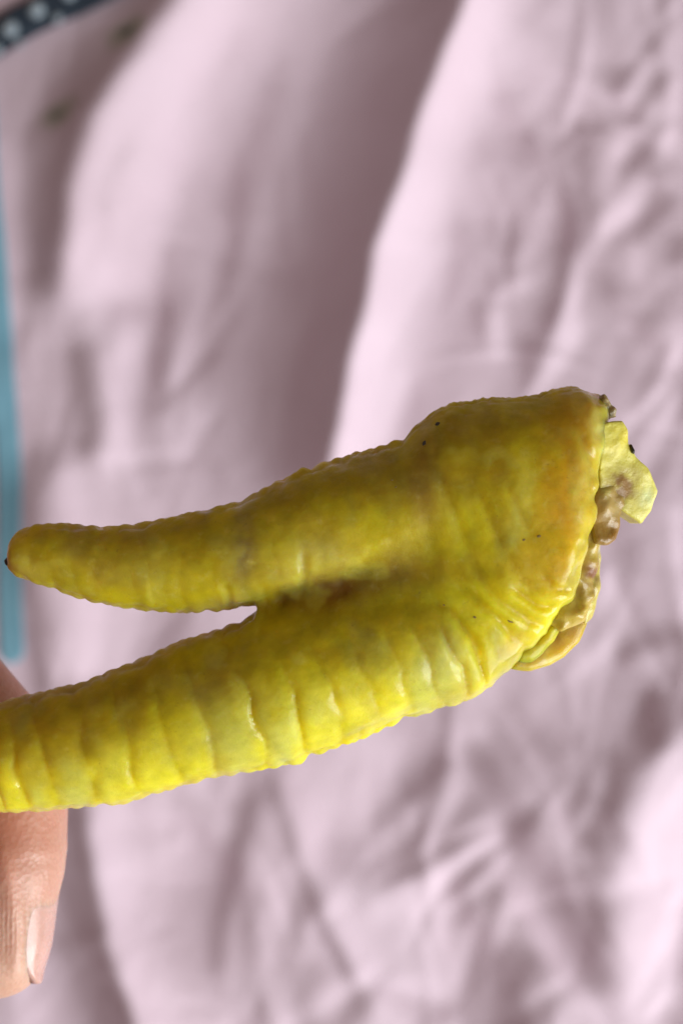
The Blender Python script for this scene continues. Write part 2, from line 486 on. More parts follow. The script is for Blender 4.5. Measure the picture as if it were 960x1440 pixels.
n = N('blue_satin')
n.set(Base_Color=n.mix(n.noise(60), (0.14, 0.32, 0.42, 1), (0.21, 0.42, 0.51, 1)), Roughness=0.5,
      Normal=n.bump(n.noise(600), 0.0002))
rb = band('blue_ribbon', [(-80, -60), (-38, 60), (-18, 150), (-9, 300), (2, 430), (14, 560), (26, 690), (30, 800), (36, 925)], 7.6e-3, 0.7e-3, n.m, taper=0.03)
tag(rb, 'narrow blue ribbon lying along the side of the pink cloth', 'ribbon')

n = N('dark_trim_fabric')
n.set(Base_Color=n.mix(n.noise(260), (0.012, 0.024, 0.042, 1), (0.035, 0.055, 0.08, 1)), Roughness=0.7, Normal=n.bump(n.noise(900), 0.0004))
trim_root = link('beaded_trim', None, None, loc=(0, 0, 0))
tag(trim_root, 'dark navy trim strip studded with silver beads across the pink cloth corner', 'beaded trim')
tr = band('strip', [(-190, 156), (-90, 111), (0, 68), (70, 34), (150, 2), (260, -54)], 11.5e-3, 2.2e-3, n.m, n=60, lift=0.002)
tr.parent = trim_root
n = N('silver_bead')
n.set(Base_Color=(0.34, 0.41, 0.46, 1), Metallic=0.0, Roughness=0.25, Normal=n.bump(n.noise(700), 0.0001))
def bead_mesh():
    import bmesh
    bm = bmesh.new(); bmesh.ops.create_uvsphere(bm, u_segments=16, v_segments=10, radius=1)
    for v in bm.verts:
        if v.co.z > 0: v.co.z *= 0.85
        else: v.co.z *= 0.6
    for f in bm.faces: f.smooth = True
    me = bpy.data.meshes.new('bead'); bm.to_mesh(me); bm.free(); me.materials.append(n.m); return me
bmsh = bead_mesh()
for px, py, r in ((27, 43, 3.1), (64, 19, 3.1), (5, 69, 2.2), (93, 31, 1.9), (-40, 78, 3.0), (108, -4, 2.8), (150, -22, 3.0), (-85, 98, 2.9), (40, 63, 1.4)):
    x, y = CL(px, py + 15)
    b = link('bead', bmsh, None, trim_root, (x, y, cloth_h(x, y) + 3.6e-3)); b.scale = (r * 0.85e-3,) * 3

# ------------------------------------------------------------------ chicken foot
FX = np.array
U_TOP = FX([(12, 786), (14, 770), (20, 757), (30, 747), (50, 739), (80, 738), (120, 742), (150, 743), (200, 738), (250, 728), (290, 718), (340, 706), (380, 690), (430, 667), (470, 655), (500, 647), (540, 635), (565, 625), (590, 605), (610, 587), (640, 577), (700, 570), (750, 566), (790, 556), (820, 551), (860, 556)])
U_BOT = FX([(12, 794), (16, 799), (25, 806), (50, 818), (75, 823), (100, 834), (150, 848), (200, 855), (250, 859), (310, 856), (340, 850), (362, 846), (420, 838), (500, 822), (560, 812), (640, 806), (760, 800), (860, 800)])
L_TOP = FX([(-92, 1060), (-88, 1035), (-75, 1016), (-50, 1002), (0, 989), (60, 975), (110, 965), (140, 952), (170, 940), (210, 925), (250, 906), (300, 890), (340, 877), (362, 864), (420, 848), (500, 832), (560, 822), (620, 820), (680, 835), (730, 860)])
L_BOT = FX([(-92, 1068), (-88, 1095), (-75, 1120), (-50, 1134), (0, 1139), (60, 1137), (140, 1129), (190, 1122), (220, 1112), (270, 1098), (310, 1087), (360, 1078), (420, 1062), (470, 1044), (520, 1024), (570, 1001), (620, 984), (655, 978), (680, 972), (700, 958), (730, 940)])
CUT = FX([(540, 815), (551, 822), (556, 835), (564, 843), (578, 851), (600, 846), (640, 838), (700, 831), (740, 827), (775, 816), (800, 809), (830, 806), (846, 790), (862, 780), (885, 771), (905, 748), (935, 721), (955, 700), (968, 684), (990, 660)])
GROOVES = [-84, -46, 2, 40, 76, 134, 190, 247, 302, 366, 421, 469, 517, 558, 596, 631, 662, 700]
UGROOVES = [12, 50, 78, 112, 146, 190, 216, 262, 304, 346, 392, 430, 476, 520, 600]
CREASES = [   # polyline, half width px, depth mm
    ([(585, 637), (610, 675), (630, 720), (645, 760), (660, 795), (690, 830)], 7, 0.18),
    ([(560, 660), (590, 710), (600, 760), (612, 800)], 8, 0.08),
    ([(640, 660), (672, 712), (690, 760), (712, 800), (735, 822)], 6, 0.15),
    ([(690, 670), (712, 710), (732, 750)], 5, 0.16),
    ([(620, 810), (650, 830), (690, 862), (720, 900)], 6, 0.35),
    ([(590, 830), (622, 850), (655, 888), (676, 930)], 6, 0.40),
    ([(655, 800), (690, 838), (735, 868), (758, 876)], 6, 0.30),
    ([(700, 815), (740, 845), (772, 850)], 5, 0.30),
    ([(318, 810), (326, 840), (326, 858)], 5, 0.30),
    ([(430, 765), (432, 810), (428, 830)], 6, 0.28),
    ([(358, 852), (400, 838), (450, 824), (500, 806), (548, 798)], 15, 0.6),
    ([(795, 600), (812, 650), (815, 700)], 6, 0.18),
    ([(742, 800), (765, 822), (790, 826)], 5, 0.22),
]
def build_foot():
    h = 0.22
    x0, y0, z0 = -50.5, -38.5, -13.0
    xs = np.arange(x0, 34.5, h); ys = np.arange(y0, 17.5, h); zs = np.arange(z0, 13.5, h)
    pxs = xs / 0.085 + 480; pys = 720 - ys / 0.085
    PX, PY = np.meshgrid(pxs, pys, indexing='ij')
    wob = fbm(PX, PY, 40, 3, 2)
    # ---- 2-D relief of the upper face (mm)
    cyl = np.interp(pxs, L_TOP[:, 0], L_TOP[:, 1]); cyb = np.interp(pxs, L_BOT[:, 0], L_BOT[:, 1])
    v = (PY - cyl[:, None]) / np.maximum(cyb - cyl, 20)[:, None]
    sl = np.interp(pxs, [0, 350, 520, 660], [0.30, 0.22, 0.30, 0.42])[:, None]
    mid = np.interp(pxs, [-90, 350, 520, 660], [1064, 1010, 950, 915])[:, None]
    sg = PX - sl * (PY - mid) + 7 * wob + 0.0016 * (PY - mid) ** 2
    gi = np.interp(sg, GROOVES, np.arange(len(GROOVES)))
    t = gi - np.floor(gi); ridx = np.clip(gi.astype(int), 0, len(GROOVES) - 1)
    amp_r = (0.75 + 0.5 * np.random.default_rng(5).random(len(GROOVES)))[ridx]
    pil = 0.5 * (1 - np.abs(2 * t - 1) ** 2.2) + 0.5 * (1 - np.abs(2 * t - 1) ** 5)
    wv = sstep(0.16, 0.55, v) * sstep(1.35, 0.9, v) * sstep(715, 660, PX)
    disp = 0.52 * amp_r * (pil - 0.8) * wv * np.clip(0.75 + 0.75 * value_noise(PX, PY, 52, 111), 0.4, 1.3) * (0.45 + 0.55 * sstep(1.0, 0.8, v))
    disp += 0.16 * (pil - 0.75) * sstep(-0.1, 0.1, v) * sstep(0.5, 0.2, v) * sstep(420, 340, PX)
    toe_mask = sstep(0.0, 0.2, v)
    cut_u = np.interp(pxs, U_TOP[:, 0], U_TOP[:, 1]); cub = np.interp(pxs, U_BOT[:, 0], U_BOT[:, 1])
    vu = (PY - cut_u[:, None]) / np.maximum(cub - cut_u, 12)[:, None]
    su = PX - 0.12 * (PY - 790) + 5 * wob
    gu = np.interp(su, UGROOVES, np.arange(len(UGROOVES))); tu = gu - np.floor(gu)
    amp_u = (0.6 + 0.8 * np.random.default_rng(9).random(len(UGROOVES)))[np.clip(gu.astype(int), 0, len(UGROOVES) - 1)]
    disp += 0.10 * amp_u * (0.25 - np.abs(2 * tu - 1) ** 3) * sstep(0.25, 0.6, vu) * sstep(1.25, 0.98, vu) * sstep(560, 440, PX)
    for pts, w, dep in CREASES:
        d, par = seg_dist(PX + 3 * wob, PY + 3 * wob, pts)
        fade = np.clip(np.minimum(par, 1 - par) * 5, 0.15, 1)
        disp -= dep * fade * np.exp(-(d / w) ** 2)
        disp += 0.35 * dep * fade * np.exp(-((d - 2.0 * w) / (1.1 * w)) ** 2)
    palm = sstep(560, 640, PX)
    # broken hair-fine wrinkles between the rings
    fine = np.abs(fbm(sg * 1.0, (PY + 0.3 * PX) * 0.22, 15, 121, 2))
    disp -= 0.06 * sstep(0.16, 0.0, fine) * np.clip(0.4 + value_noise(PX, PY, 34, 125), 0, 1)
    disp += 0.055 * (0.5 - worley(PX + 4 * wob, PY + 4 * wob, 13, 131) ** 1.4) * (1 - 0.7 * wv)
    pw = PX * 0.85 - PY * 0.45
    disp += palm * 0.07 * fbm(pw, (PX + PY) * 0.16, 22, 17, 2) * (1 - toe_mask * sstep(690, 640, PX))
    disp += 0.10 * fbm(PX, PY, 46, 21, 3) + 0.015 * fbm(PX, PY, 12, 25, 2)
    # ---- small side scales in (x, z)
    XZx, XZz = np.meshgrid(pxs, zs / 0.085, indexing='ij')
    sc_big = 0.5 - worley(XZx * 1.0, XZz * 0.8, 21, 5) ** 1.5
    sc_fine = 0.5 - worley(XZx, XZz, 12, 6) ** 1.5
    X3 = pxs[:, None, None]; Z3 = zs[None, None, :]; PY3 = pys[None, :, None]
    def tube(top, bot, px_rz, rz, zc=0.0):
        T = np.interp(pxs, top[:, 0], top[:, 1]); B = np.interp(pxs, bot[:, 0], bot[:, 1])
        c = ((T + B) / 2)[:, None, None]; r = np.maximum((B - T) / 2 * 0.085, 0.25)[:, None, None]
        rr = np.interp(pxs, px_rz, rz)[:, None, None]; rr = np.minimum(rr, r * 1.25)
        dy = (PY3 - c) * 0.085
        q = np.sqrt((dy / r) ** 2 + ((Z3 - zc) / rr) ** 2)
        f = (q - 1) * np.minimum(r, rr)
        lo = (top[0, 0] - X3) * 0.085; hi = (X3 - top[-1, 0]) * 0.085
        return np.maximum(np.maximum(f, lo), hi).astype(np.float32), np.abs(dy) / r
    fu, eu = tube(U_TOP, U_BOT, [12, 80, 200, 358, 480, 560, 640, 720, 850], [2.6, 4.0, 4.9, 6.4, 7.4, 7.8, 8.2, 8.6, 8.2], 0.3)
    fl, el = tube(L_TOP, L_BOT, [-90, 0, 150, 300, 420, 560, 640, 730], [4.5, 6.0, 6.8, 7.6, 8.4, 8.6, 8.6, 7.6], 0.0)
    T = np.concatenate([U_TOP[U_TOP[:, 0] >= 340]]); B = L_BOT[L_BOT[:, 0] >= 340]
    T = T.astype(float); B = B.astype(float); B = np.concatenate([B, [(860, 940)]]); T[0, 0] = 368; B[0, 0] = 368
    B[0] = (368, 1078)
    T[:, 1] += np.interp(T[:, 0], [352, 480, 620], [45, 22, 0]); B[:, 1] -= np.interp(B[:, 0], [352, 480, 600], [45, 22, 0])
    fp, ep = tube(T, B, [350, 420, 500, 560, 620, 700, 860], [1.6, 2.6, 4.0, 5.6, 7.4, 8.8, 9.0], 0.0)
    w_u = (sstep(0.72, 0.96, eu)).astype(np.float32); w_l = sstep(0.72, 0.96, el).astype(np.float32)
    f = smin(smin(fu, fl, 0.6), fp, 1.8)
    # cut end
    xr = np.interp(pys, CUT[:, 0], CUT[:, 1] - np.interp(CUT[:, 0], [560, 620, 850, 900], [0, 7, 7, 0]))[None, :, None] + 5 * value_noise(PX, PY, 14, 44)[:, :, None]
    cut = (X3 - xr) * 0.085 * 0.92 + 0.010 * Z3 ** 2
    f = smax(f, cut, 2.4)
    # rolled wet lip of the skin along the cut
    lip = [(834, 568, 1.0), (830, 592, 4.0), (820, 630, 5.2), (811, 680, 5.8), (808, 725, 6.0), (798, 770, 5.8), (788, 806, 5.4), (782, 834, 4.8)]
    for (ax, ay, az), (bx, by, bz) in zip(lip[:-1], lip[1:]):
        a = np.array([*MM(ax, ay), az]); b = np.array([*MM(bx, by), bz]); d = b - a
        i0 = np.searchsorted(xs, min(a[0], b[0]) - 4); i1 = np.searchsorted(xs, max(a[0], b[0]) + 4)
        j0 = np.searchsorted(ys, min(a[1], b[1]) - 4); j1 = np.searchsorted(ys, max(a[1], b[1]) + 4)
        px_ = xs[i0:i1, None, None] - a[0]; py_ = ys[None, j0:j1, None] - a[1]; pz_ = zs[None, None, :] - a[2]
        tt = np.clip((px_ * d[0] + py_ * d[1] + pz_ * d[2]) / (d @ d), 0, 1)
        dd = np.sqrt((px_ - tt * d[0]) ** 2 + (py_ - tt * d[1]) ** 2 + (pz_ - tt * d[2]) ** 2) - 0.72
        f[i0:i1, j0:j1] = smin(f[i0:i1, j0:j1], dd, 1.6)
    front = sstep(-3.5, 1.5, Z3)
    back = 0.22 * (0.5 - worley(PX, PY, 26, 8) ** 1.3)
    f = f - (disp[:, :, None] * front + back[:, :, None] * (1 - front)).astype(np.float32)
    edge = np.maximum(np.where(fu < fl, w_u, w_l), 0) * sstep(4.5, 1.5, np.abs(Z3))
    palm3 = sstep(560, 640, X3)
    f -= edge * ((0.72 * sc_big)[:, None, :] * (1 - palm3) + (0.50 * sc_fine)[:, None, :] * palm3)
    V, Q = surface_nets(f.astype(np.float32), (x0, y0, z0), h, 2)
    # ---- skin colour by position
    vx = V[:, 0] / 0.085 + 480; vy = 720 - V[:, 1] / 0.085
    c = np.tile(np.array([0.65, 0.57, 0.010]), (len(V), 1))
    def patch(cx, cy, rx, ry, col, a, rot=0.0):
        dx = vx - cx; dy = vy - cy; ca, sa = math.cos(rot), math.sin(rot)
        u = (dx * ca + dy * sa) / rx; w = (-dx * sa + dy * ca) / ry
        k = a * np.exp(-(u * u + w * w)) * np.clip(1 + 0.5 * fbm(vx, vy, 40, 91, 2), 0, 1.5)
        k = np.clip(k, 0, 1)[:, None]
        c[:] = c * (1 - k) + np.array(col) * k
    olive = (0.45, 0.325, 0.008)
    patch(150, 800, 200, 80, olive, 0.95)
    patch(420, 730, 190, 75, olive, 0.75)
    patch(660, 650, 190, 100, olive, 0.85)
    patch(30, 1010, 170, 52, olive, 0.9); patch(240, 962, 170, 52, olive, 0.9, -0.3); patch(20, 1080, 120, 60, olive, 0.5)  # olive along the lower toe's upper half and left end
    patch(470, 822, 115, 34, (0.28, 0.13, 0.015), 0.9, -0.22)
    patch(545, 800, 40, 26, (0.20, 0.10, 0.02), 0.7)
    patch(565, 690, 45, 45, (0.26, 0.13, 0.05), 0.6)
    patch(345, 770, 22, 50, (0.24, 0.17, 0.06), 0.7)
    patch(110, 780, 26, 50, (0.28, 0.21, 0.06), 0.4)
    patch(30, 790, 30, 30, (0.38, 0.22, 0.03), 0.6)
    patch(785, 690, 60, 110, (0.60, 0.36, 0.010), 0.9, 0.1)
    patch(815, 580, 40, 30, (0.54, 0.32, 0.012), 0.7)
    patch(830, 615, 16, 34, (0.72, 0.66, 0.24), 0.7)
    patch(740, 790, 70, 40, (0.60, 0.40, 0.02), 0.5)
    patch(425, 780, 36, 34, (0.56, 0.50, 0.10), 0.55); patch(470, 775, 30, 28, (0.56, 0.50, 0.10), 0.45)
    patch(210, 800, 60, 30, (0.46, 0.38, 0.06), 0.4)
    patch(300, 1010, 34, 60, (0.36, 0.33, 0.08), 0.55, 0.2)
    patch(345, 1040, 22, 40, (0.46, 0.45, 0.14), 0.5)
    patch(625, 915, 24, 40, (0.50, 0.50, 0.20), 0.7, -0.3)
    patch(655, 945, 14, 20, (0.26, 0.22, 0.10), 0.6)
    patch(590, 930, 22, 40, (0.56, 0.54, 0.12), 0.5, -0.3)
    patch(720, 900, 60, 40, (0.70, 0.58, 0.03), 0.7, -0.6)
    # uneven pigment: tawny blotches, pale waxy flecks, greenish veins
    def veil(k, col):
        k = np.clip(k, 0, 1)[:, None]; c[:] = c * (1 - k) + np.array(col) * k
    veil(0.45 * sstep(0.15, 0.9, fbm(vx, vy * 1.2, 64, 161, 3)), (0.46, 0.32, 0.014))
    veil(0.45 * sstep(0.25, 0.9, fbm(vx, vy, 38, 171, 3)), (0.62, 0.55, 0.07))
    veil(0.40 * sstep(0.30, 0.95, fbm(vx, vy * 0.6, 50, 181, 3)), (0.38, 0.36, 0.06))
    # scute plates are paler and waxier than the skin between them
    mx = np.interp(vx, [-90, 350, 520, 660], [1064, 1010, 950, 915]); slv = np.interp(vx, [0, 350, 520, 660], [0.30, 0.22, 0.30, 0.42])
    g2 = np.interp(vx - slv * (vy - mx) + 0.0016 * (vy - mx) ** 2, GROOVES, np.arange(len(GROOVES))); t2 = g2 - np.floor(g2)
    lt = np.interp(vx, L_TOP[:, 0], L_TOP[:, 1]); lb = np.interp(vx, L_BOT[:, 0], L_BOT[:, 1])
    v2 = (vy - lt) / np.maximum(lb - lt, 20)
    pl = sstep(0.35, 0.7, v2) * sstep(690, 650, vx) * (1 - np.abs(2 * t2 - 1) ** 2)
    tones = np.array([(0.66, 0.62, 0.06), (0.72, 0.66, 0.03), (0.58, 0.58, 0.11), (0.69, 0.63, 0.04), (0.55, 0.54, 0.08)])[np.clip(g2.astype(int), 0, 99) * 3 % 5]
    k = (np.clip(0.85 + 0.5 * fbm(vx, vy, 30, 151, 2), 0.1, 1) * 0.85 * pl)[:, None]; c = c * (1 - k) + tones * k
    edge_pale = sstep(0.86, 1.02, np.abs(2 * v2 - 1)) * sstep(360, 330, vx) * sstep(-0.30, -0.12, v2)  # pale rim along the toe edges, bounced light put into the colour
    k = (0.5 * edge_pale)[:, None]; c = c * (1 - k) + np.array([0.50, 0.36, 0.16]) * k
    dcut, _ = seg_dist(vx, vy, [(a, b) for b, a in CUT.tolist()])
    wet = 0.9 * np.exp(-(dcut / 26) ** 2)
    for wx, wy, wr in ((622, 912, 26), (588, 935, 20), (690, 862, 16), (742, 880, 18), (545, 890, 26), (480, 970, 30), (360, 1005, 26), (330, 840, 20), (640, 880, 12)):
        wet = np.maximum(wet, 0.5 * np.exp(-((vx - wx) ** 2 + (vy - wy) ** 2) / wr ** 2))
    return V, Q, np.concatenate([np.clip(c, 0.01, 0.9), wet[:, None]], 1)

FV, FQ, FCOL = build_foot()
foot = link('chicken_foot', None, None, loc=(0, 0, ZF))
tag(foot, 'cut yellow chicken foot with two clawless toes and ringed scaly skin', 'chicken foot')
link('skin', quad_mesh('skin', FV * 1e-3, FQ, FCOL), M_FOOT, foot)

def front_z(px, py):
    x, y = MM(px, py)
    m = (np.abs(FV[:, 0] - x) < 0.5) & (np.abs(FV[:, 1] - y) < 0.5)
    return FV[m, 2].max() if m.any() else 0.0

def lump(name, outline, zc, half, k, noise_mm, period, colour_fn, mat, tilt=(0, 0), h=0.2, seed=1, dome=0.0):
    pts = [MM(*p) for p in outline]
    ax = np.array(pts); lo_ = ax.min(0) - 1.5; hi_ = ax.max(0) + 1.5
    xs = np.arange(lo_[0], hi_[0], h); ys = np.arange(lo_[1], hi_[1], h)
    zs = np.arange(zc - half - 4, zc + half + 4, h)
    X, Y = np.meshgrid(xs, ys, indexing='ij')
    sd = poly_sd(X, Y, pts) - noise_mm * 0.6 * fbm(X, Y, period, seed, 2)
    cx, cy = ax.mean(0)
    mid = zc + tilt[0] * (X - cx) + tilt[1] * (Y - cy)
    th = half + noise_mm * fbm(X, Y, period, seed + 7, 3) - dome * np.hypot(X - cx, Y - cy)
    f = smax(sd[:, :, None] + 0 * zs, np.abs(zs[None, None, :] - mid[:, :, None]) - th[:, :, None], k)
    V, Q = surface_nets(f.astype(np.float32), (xs[0], ys[0], zs[0]), h, 2)
    vx = V[:, 0] / 0.085 + 480; vy = 720 - V[:, 1] / 0.085
    return link(name, quad_mesh(name, V * 1e-3, Q, np.concatenate([np.clip(colour_fn(vx, vy, V[:, 2]), 0.004, 0.95), np.full((len(V), 1), 0.18)], 1)), mat, foot)

def blend(base, spots):
    def fn(x, y, z):
        c = np.tile(np.array(base, float), (len(x), 1))
        for cx, cy, r, col, a in spots:
            k = (a * np.exp(-((x - cx) ** 2 + (y - cy) ** 2) / r ** 2) * np.clip(1 + 0.8 * fbm(x, y, 12, 61, 2), 0, 1.6)).clip(0, 1)[:, None]
            c = c * (1 - k) + np.array(col) * k
        return c
    return fn

lump('flesh', [(800, 592), (842, 588), (850, 620), (846, 680), (842, 740), (836, 780), (828, 840), (815, 872), (780, 890), (760, 870), (770, 700)],
     -0.6, 5.0, 2.0, 0.5, 2.0, blend((0.54, 0.40, 0.06), [(830, 720, 30, (0.30, 0.17, 0.04), 0.8), (820, 810, 22, (0.24, 0.10, 0.03), 0.8)]), M_WET, seed=71)
lump('bone', [(830, 600), (850, 596), (862, 595), (870, 608), (873, 628), (884, 645), (902, 660), (917, 691), (907, 718), (893, 736), (870, 722), (856, 712), (830, 720)],
     1.2, 3.2, 0.3, 0.16, 1.6, blend((0.68, 0.62, 0.12), [(856, 620, 24, (0.68, 0.58, 0.05), 0.9), (862, 688, 24, (0.26, 0.14, 0.03), 0.95), (884, 668, 8, (0.40, 0.28, 0.08), 0.6), (905, 700, 16, (0.72, 0.74, 0.32), 0.7)]),
     M_BONE, tilt=(-0.30, 0.10), seed=3)
lump('cartilage', [(866, 604), (873, 600), (879, 622), (886, 640), (897, 650), (906, 658), (900, 664), (884, 652), (872, 640)],
     -1.6, 1.4, 0.5, 0.3, 1.0, blend((0.50, 0.46, 0.30), [(870, 612, 8, (0.18, 0.15, 0.09), 0.8)]), M_BONE, seed=9)
lump('painted_marrow_hole', [(873, 627), (876, 627), (880, 637), (879, 641), (875, 639)], 4.0, 0.9, 0.5, 0.1, 1.0, blend((0.012, 0.010, 0.006), []), M_WET, h=0.12, seed=5)  # raised near-black lump, its colour imitates the shade inside a hole
lump('brown_tissue', [(824, 684), (842, 676), (856, 682), (868, 690), (872, 706), (862, 724), (859, 745), (857, 758), (846, 765), (824, 765), (818, 730)],
     3.0, 2.0, 0.9, 0.32, 1.7, blend((0.36, 0.22, 0.045), [(850, 752, 14, (0.24, 0.12, 0.015), 0.9), (852, 715, 14, (0.50, 0.36, 0.11), 0.8), (840, 690, 10, (0.42, 0.34, 0.07), 0.7)]),
     M_WET, tilt=(-0.25, 0.0), seed=14)
lump('membrane', [(806, 775), (824, 766), (840, 763), (843, 785), (842, 812), (836, 842), (830, 868), (816, 880), (804, 862), (802, 820)],
     0.5, 2.0, 0.9, 0.4, 1.8, blend((0.60, 0.50, 0.10), [(817, 800, 13, (0.16, 0.06, 0.025), 0.95), (823, 818, 14, (0.30, 0.18, 0.08), 0.7), (836, 776, 12, (0.60, 0.56, 0.34), 0.7)]),
     M_WET, tilt=(-0.35, 0.0), seed=23)
lump('skin_flap', [(782, 846), (800, 836), (816, 842), (829, 850), (825, 878), (813, 902), (792, 924), (772, 936), (742, 942), (714, 938), (722, 918), (750, 900), (772, 872)],
     0.2, 1.5, 1.1, 0.25, 3.5, blend((0.46, 0.34, 0.035), [(805, 868, 22, (0.34, 0.21, 0.04), 0.7), (780, 896, 14, (0.30, 0.18, 0.03), 0.6), (770, 925, 22, (0.56, 0.44, 0.04), 0.7)]),
     M_FOOT, tilt=(-0.22, 0.05), seed=33)
lump('skin_fold', [(724, 928), (722, 914), (744, 898), (770, 872), (781, 846), (787, 854), (786, 876), (776, 900), (760, 918), (742, 930)],
     2.3, 0.8, 1.2, 0.3, 2.0, blend((0.60, 0.43, 0.02), []), M_FOOT, tilt=(-0.18, 0.1), seed=41)
lump('ragged_edge', [(838, 560), (846, 564), (853, 574), (859, 580), (857, 588), (848, 590), (842, 604), (836, 596), (834, 574)],
     2.0, 1.6, 0.6, 0.6, 1.0, blend((0.34, 0.26, 0.10), [(852, 582, 10, (0.20, 0.16, 0.09), 0.8)]), M_WET, seed=51)
lump('claw_tip', [(8, 788), (11, 784), (18, 786), (19, 795), (13, 797), (9, 793)], 0.3, 0.5, 0.3, 0.12, 0.6, blend((0.03, 0.022, 0.014), []), M_DARK, h=0.1, seed=61)

def speck(px, py, r, ang, mat=None, lx=1.6):
    import bmesh
    bm = bmesh.new(); bmesh.ops.create_icosphere(bm, subdivisions=2, radius=1)
    for v in bm.verts:
        q = 1 + 0.25 * math.sin(5 * v.co.x + px) * math.cos(4 * v.co.y + py); v.co *= q
        v.co.x *= lx; v.co.z *= 0.35
    for f in bm.faces: f.smooth = True
    me = bpy.data.meshes.new('speck'); bm.to_mesh(me); bm.free()
    z = front_z(px, py); x, y = P(px, py, z)[:2]
    o = link('speck', me, mat or M_DARK, foot, (x * 1e-3, y * 1e-3, front_z(px, py) * 1e-3)); o.scale = (r * 1e-3,) * 3
    o.rotation_euler = (0, 0, ang)
for a in ((615, 596, .20, .6), (596, 623, .20, 1.0), (551, 675, .09, .3, M_SPOT), (556, 685, .09, .3, M_SPOT), (667, 868, .12, -.6, M_SPOT),
          (757, 754, .15, 0.2, M_SPOT), (736, 759, .12, .4, M_SPOT), (624, 851, .10, -.5, M_SPOT), (717, 872, .26, -.5, M_SPOT)):
    speck(*a)

# ------------------------------------------------------------------ hand: curled finger behind the toe, thumb in front
NTIP = P(-2, 1328, -9); NDIP = P(16, 1075, -13.0)
RIDGE_AT = tuple(P(32, 1300, -3) * 1e-3)
def build_hand():
    h = 0.55
    x0, y0, z0 = -190.0, -108.0, -50.0
    xs = np.arange(x0, -29.0, h); ys = np.arange(y0, 0.0, h); zs = np.arange(z0, 27.0, h)
    F = np.full((len(xs), len(ys), len(zs)), 8.0, np.float32)
    def cone(Fd, a, b, ra, rb, k):
        a = np.array(a, float); b = np.array(b, float); d = b - a
        R = max(ra, rb) + k + 3
        lo_ = np.minimum(a, b) - R; hi_ = np.maximum(a, b) + R
        sl = tuple(slice(max(np.searchsorted(g, lo_[q]), 0), np.searchsorted(g, hi_[q])) for q, g in enumerate((xs, ys, zs)))
        X = xs[sl[0]][:, None, None] - a[0]; Y = ys[sl[1]][None, :, None] - a[1]; Z = zs[sl[2]][None, None, :] - a[2]
        t = np.clip((X * d[0] + Y * d[1] + Z * d[2]) / (d @ d + 1e-9), 0, 1)
        q = np.sqrt((X - t * d[0]) ** 2 + (Y - t * d[1]) ** 2 + (Z - t * d[2]) ** 2) - (ra + (rb - ra) * t)
        Fd[sl] = smin(Fd[sl], q.astype(np.float32), k)
    def chain(pts, rad, k=1.6):
        G = np.full_like(F, 8.0)
        for i in range(len(pts) - 1): cone(G, pts[i], pts[i + 1], rad[i], rad[i + 1], k)
        return G
    wrist = P(-1330, 1250, -16)
    mcp = [P(-650, 1075, -24), P(-660, 1215, -27), P(-690, 1370, -25), P(-740, 1510, -20)]
    # palm
    G = np.full_like(F, 8.0)
    for m_, r in zip(mcp, (10.5, 11, 10.5, 9.5)): cone(G, m_, wrist * 0.75 + m_ * 0.25, r, 13.5, 6)
    cone(G, wrist * 0.75 + mcp[1] * 0.25, wrist, 16, 16.5, 7); cone(G, wrist * 0.7 + mcp[3] * 0.3, wrist, 14, 16, 7)
    cone(G, wrist, wrist + np.array([-60, 4, -4]), 16.5, 19, 8)
    F = G
    fingers = [
        ([mcp[0], P(-225, 800, -17), NDIP, P(15, 1215, -10.5), NTIP], [10.0, 8.4, 7.4, 7.0, 6.5]),
        ([mcp[1], P(-265, 1215, -34), P(-250, 1420, -16), P(-390, 1500, -5)], [10.2, 8.6, 7.4, 6.6]),
        ([mcp[2], P(-330, 1420, -32), P(-330, 1600, -15), P(-450, 1660, -5)], [9.8, 8.2, 7.1, 6.3]),
        ([mcp[3], P(-480, 1570, -26), P(-470, 1700, -13), P(-560, 1740, -5)], [8.8, 7.2, 6.2, 5.4]),
        ([P(-1130, 1260, -6), P(-790, 1260, 6), P(-390, 1150, 15.0), P(-100, 1082, 14.0)], [14.5, 11.0, 8.9, 7.2]),
    ]
    for q, (pts, rad) in enumerate(fingers):
        Gf = chain(pts, rad, 3.0 if q else 0.5)
        if q == 0:                                     # nail bed and folds of the visible finger
            X = xs[:, None, None]; Y = ys[None, :, None]; Z = zs[None, None, :]
            t, ph, rad_ = nail_coords(X, Y, Z)
            su = np.abs(t - NAIL_T) - NAIL_L; sw = np.abs(ph) * 6.4 - 6.4 * nail_w((t - NAIL_T + NAIL_L) / (2 * NAIL_L))
            e = np.maximum(su, sw)
            on = (rad_ < 11) & (t > -4) & (t < 30)
            bump = (0.06 + 0.34 * sstep(-0.8, 0.6, sw - su)) * np.exp(-((e - 0.9) / 0.9) ** 2) * sstep(NAIL_T + NAIL_L + 0.3, NAIL_T + NAIL_L - 2.5, t) - 0.22 * sstep(0.3, -0.6, e)
            Gf = Gf - np.where(on, bump, 0).astype(np.float32)
        F = smin(F, Gf, 2.5) if q < 4 else smin(F, Gf, 5.0)
    V, Q = surface_nets(F, (x0, y0, z0), h, 2)
    c = np.tile(np.array([0.64, 0.39, 0.30]), (len(V), 1))
    vx = V[:, 0]; vy = V[:, 1]; vz = V[:, 2]
    def tint(p, r, col, a):
        k = (a * np.exp(-((V - np.array(p)) ** 2).sum(1) / r ** 2))[:, None]
        c[:] = c * (1 - k) + np.array(col) * k
    tint(NDIP, 11, (0.52, 0.22, 0.15), 0.75); tint(P(-120, 920, -14), 16, (0.50, 0.20, 0.13), 0.8)  # redder around the knuckle, its shading put into the colour
    tint(P(-15, 1165, -6), 7, (0.42, 0.13, 0.07), 0.7); tint(NTIP + np.array([0, -4, 4]), 8, (0.64, 0.43, 0.30), 0.6)  # red-brown patch paints the toe's shade onto the finger
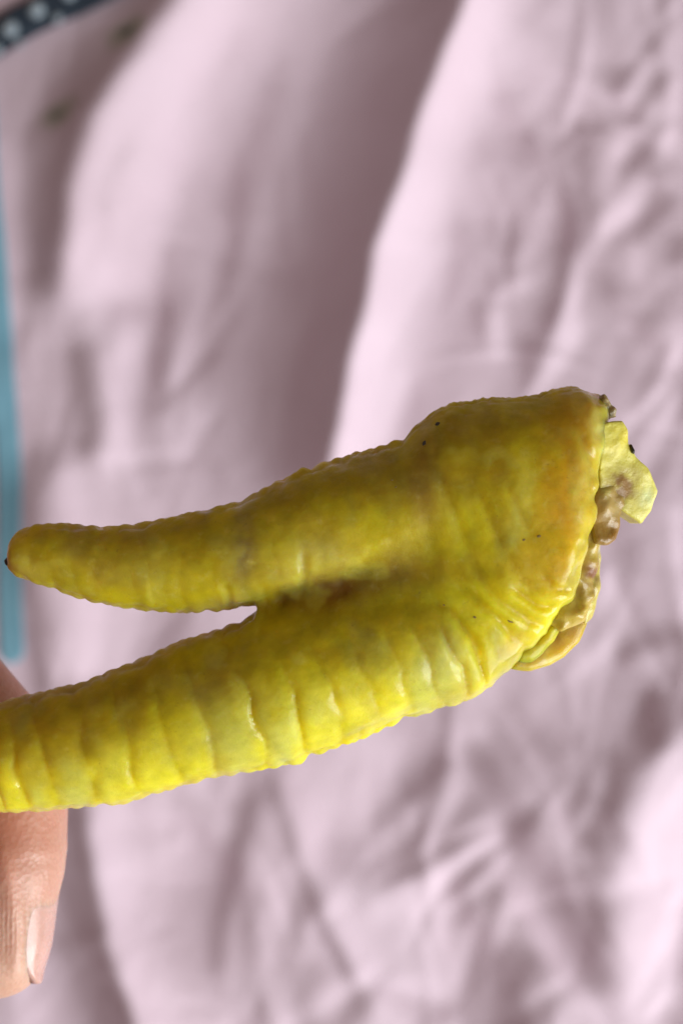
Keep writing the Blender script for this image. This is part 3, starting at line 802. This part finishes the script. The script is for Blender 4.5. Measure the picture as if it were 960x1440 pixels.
    return V, Q, c

_ax = NTIP - NDIP; _ax /= np.linalg.norm(_ax)
_dn = np.array([math.cos(0.02), 0, math.sin(0.02)]); _dn -= _ax * (_dn @ _ax); _dn /= np.linalg.norm(_dn)
_bn = np.cross(_ax, _dn)
NAIL_T, NAIL_L = 18.9, 7.9
def nail_w(a): return np.interp(a, [0, 0.5, 1.0], [1.20, 0.90, 0.72])
def nail_coords(X, Y, Z):
    x = X - NDIP[0]; y = Y - NDIP[1]; z = Z - NDIP[2]
    t = x * _ax[0] + y * _ax[1] + z * _ax[2]
    u = x * _dn[0] + y * _dn[1] + z * _dn[2]; w = x * _bn[0] + y * _bn[1] + z * _bn[2]
    return t, np.arctan2(w, u), np.hypot(u, w)

HV, HQ, HC = build_hand()
hand = link('hand', quad_mesh('hand', HV * 1e-3, HQ, HC), skin_material(), None, (0, 0, ZF))
tag(hand, 'bare hand pinching the lower toe of the chicken foot with a curled finger', 'hand')

def nail():
    nt, nw = 40, 28; V = []; Q = []
    L0 = np.linalg.norm(NTIP - NDIP)
    def R(t):
        r = np.interp(t, [0, 14.2, L0, L0 + 3], [7.4, 7.0, 6.5, 6.0])
        return r
    for layer, off in ((0, 0.24), (1, -0.5)):
        for i in range(nt + 1):
            a = i / nt; t = NAIL_T - NAIL_L + 2 * NAIL_L * a
            wmax = float(nail_w(a))
            taper = 1 - 0.10 * (1 - a) ** 2 - 0.75 * max(0, (a - 0.72) / 0.28) ** 2.4 - 0.75 * max(0, (0.22 - a) / 0.22) ** 2
            for j in range(nw + 1):
                ph = (2 * j / nw - 1) * wmax * taper
                r = R(t) + off - 2.2 * max(0, a - 0.55) ** 2 - 0.35 * max(0, 0.2 - a) * 3
                r -= 0.34 * (abs(2 * j / nw - 1)) ** 6
                p = NDIP + _ax * t + r * (math.cos(ph) * _dn + math.sin(ph) * _bn)
                V.append(p * 1e-3)
    n1 = (nt + 1) * (nw + 1); w = nw + 1
    for i in range(nt):
        for j in range(nw):
            a = i * w + j
            Q.append((a, a + 1, a + w + 1, a + w)); Q.append((n1 + a, n1 + a + w, n1 + a + w + 1, n1 + a + 1))
    for i in range(nt):
        for j in (0, nw):
            a = i * w + j; b = a + w
            Q.append((a, b, n1 + b, n1 + a) if j == 0 else (b, a, n1 + a, n1 + b))
    for j in range(nw):
        for i in (0, nt):
            a = i * w + j; b = a + 1
            Q.append((b, a, n1 + a, n1 + b) if i == 0 else (a, b, n1 + b, n1 + a))
    return link('fingernail', quad_mesh('fingernail', np.array(V), np.array(Q)), M_NAIL, hand)
nail()
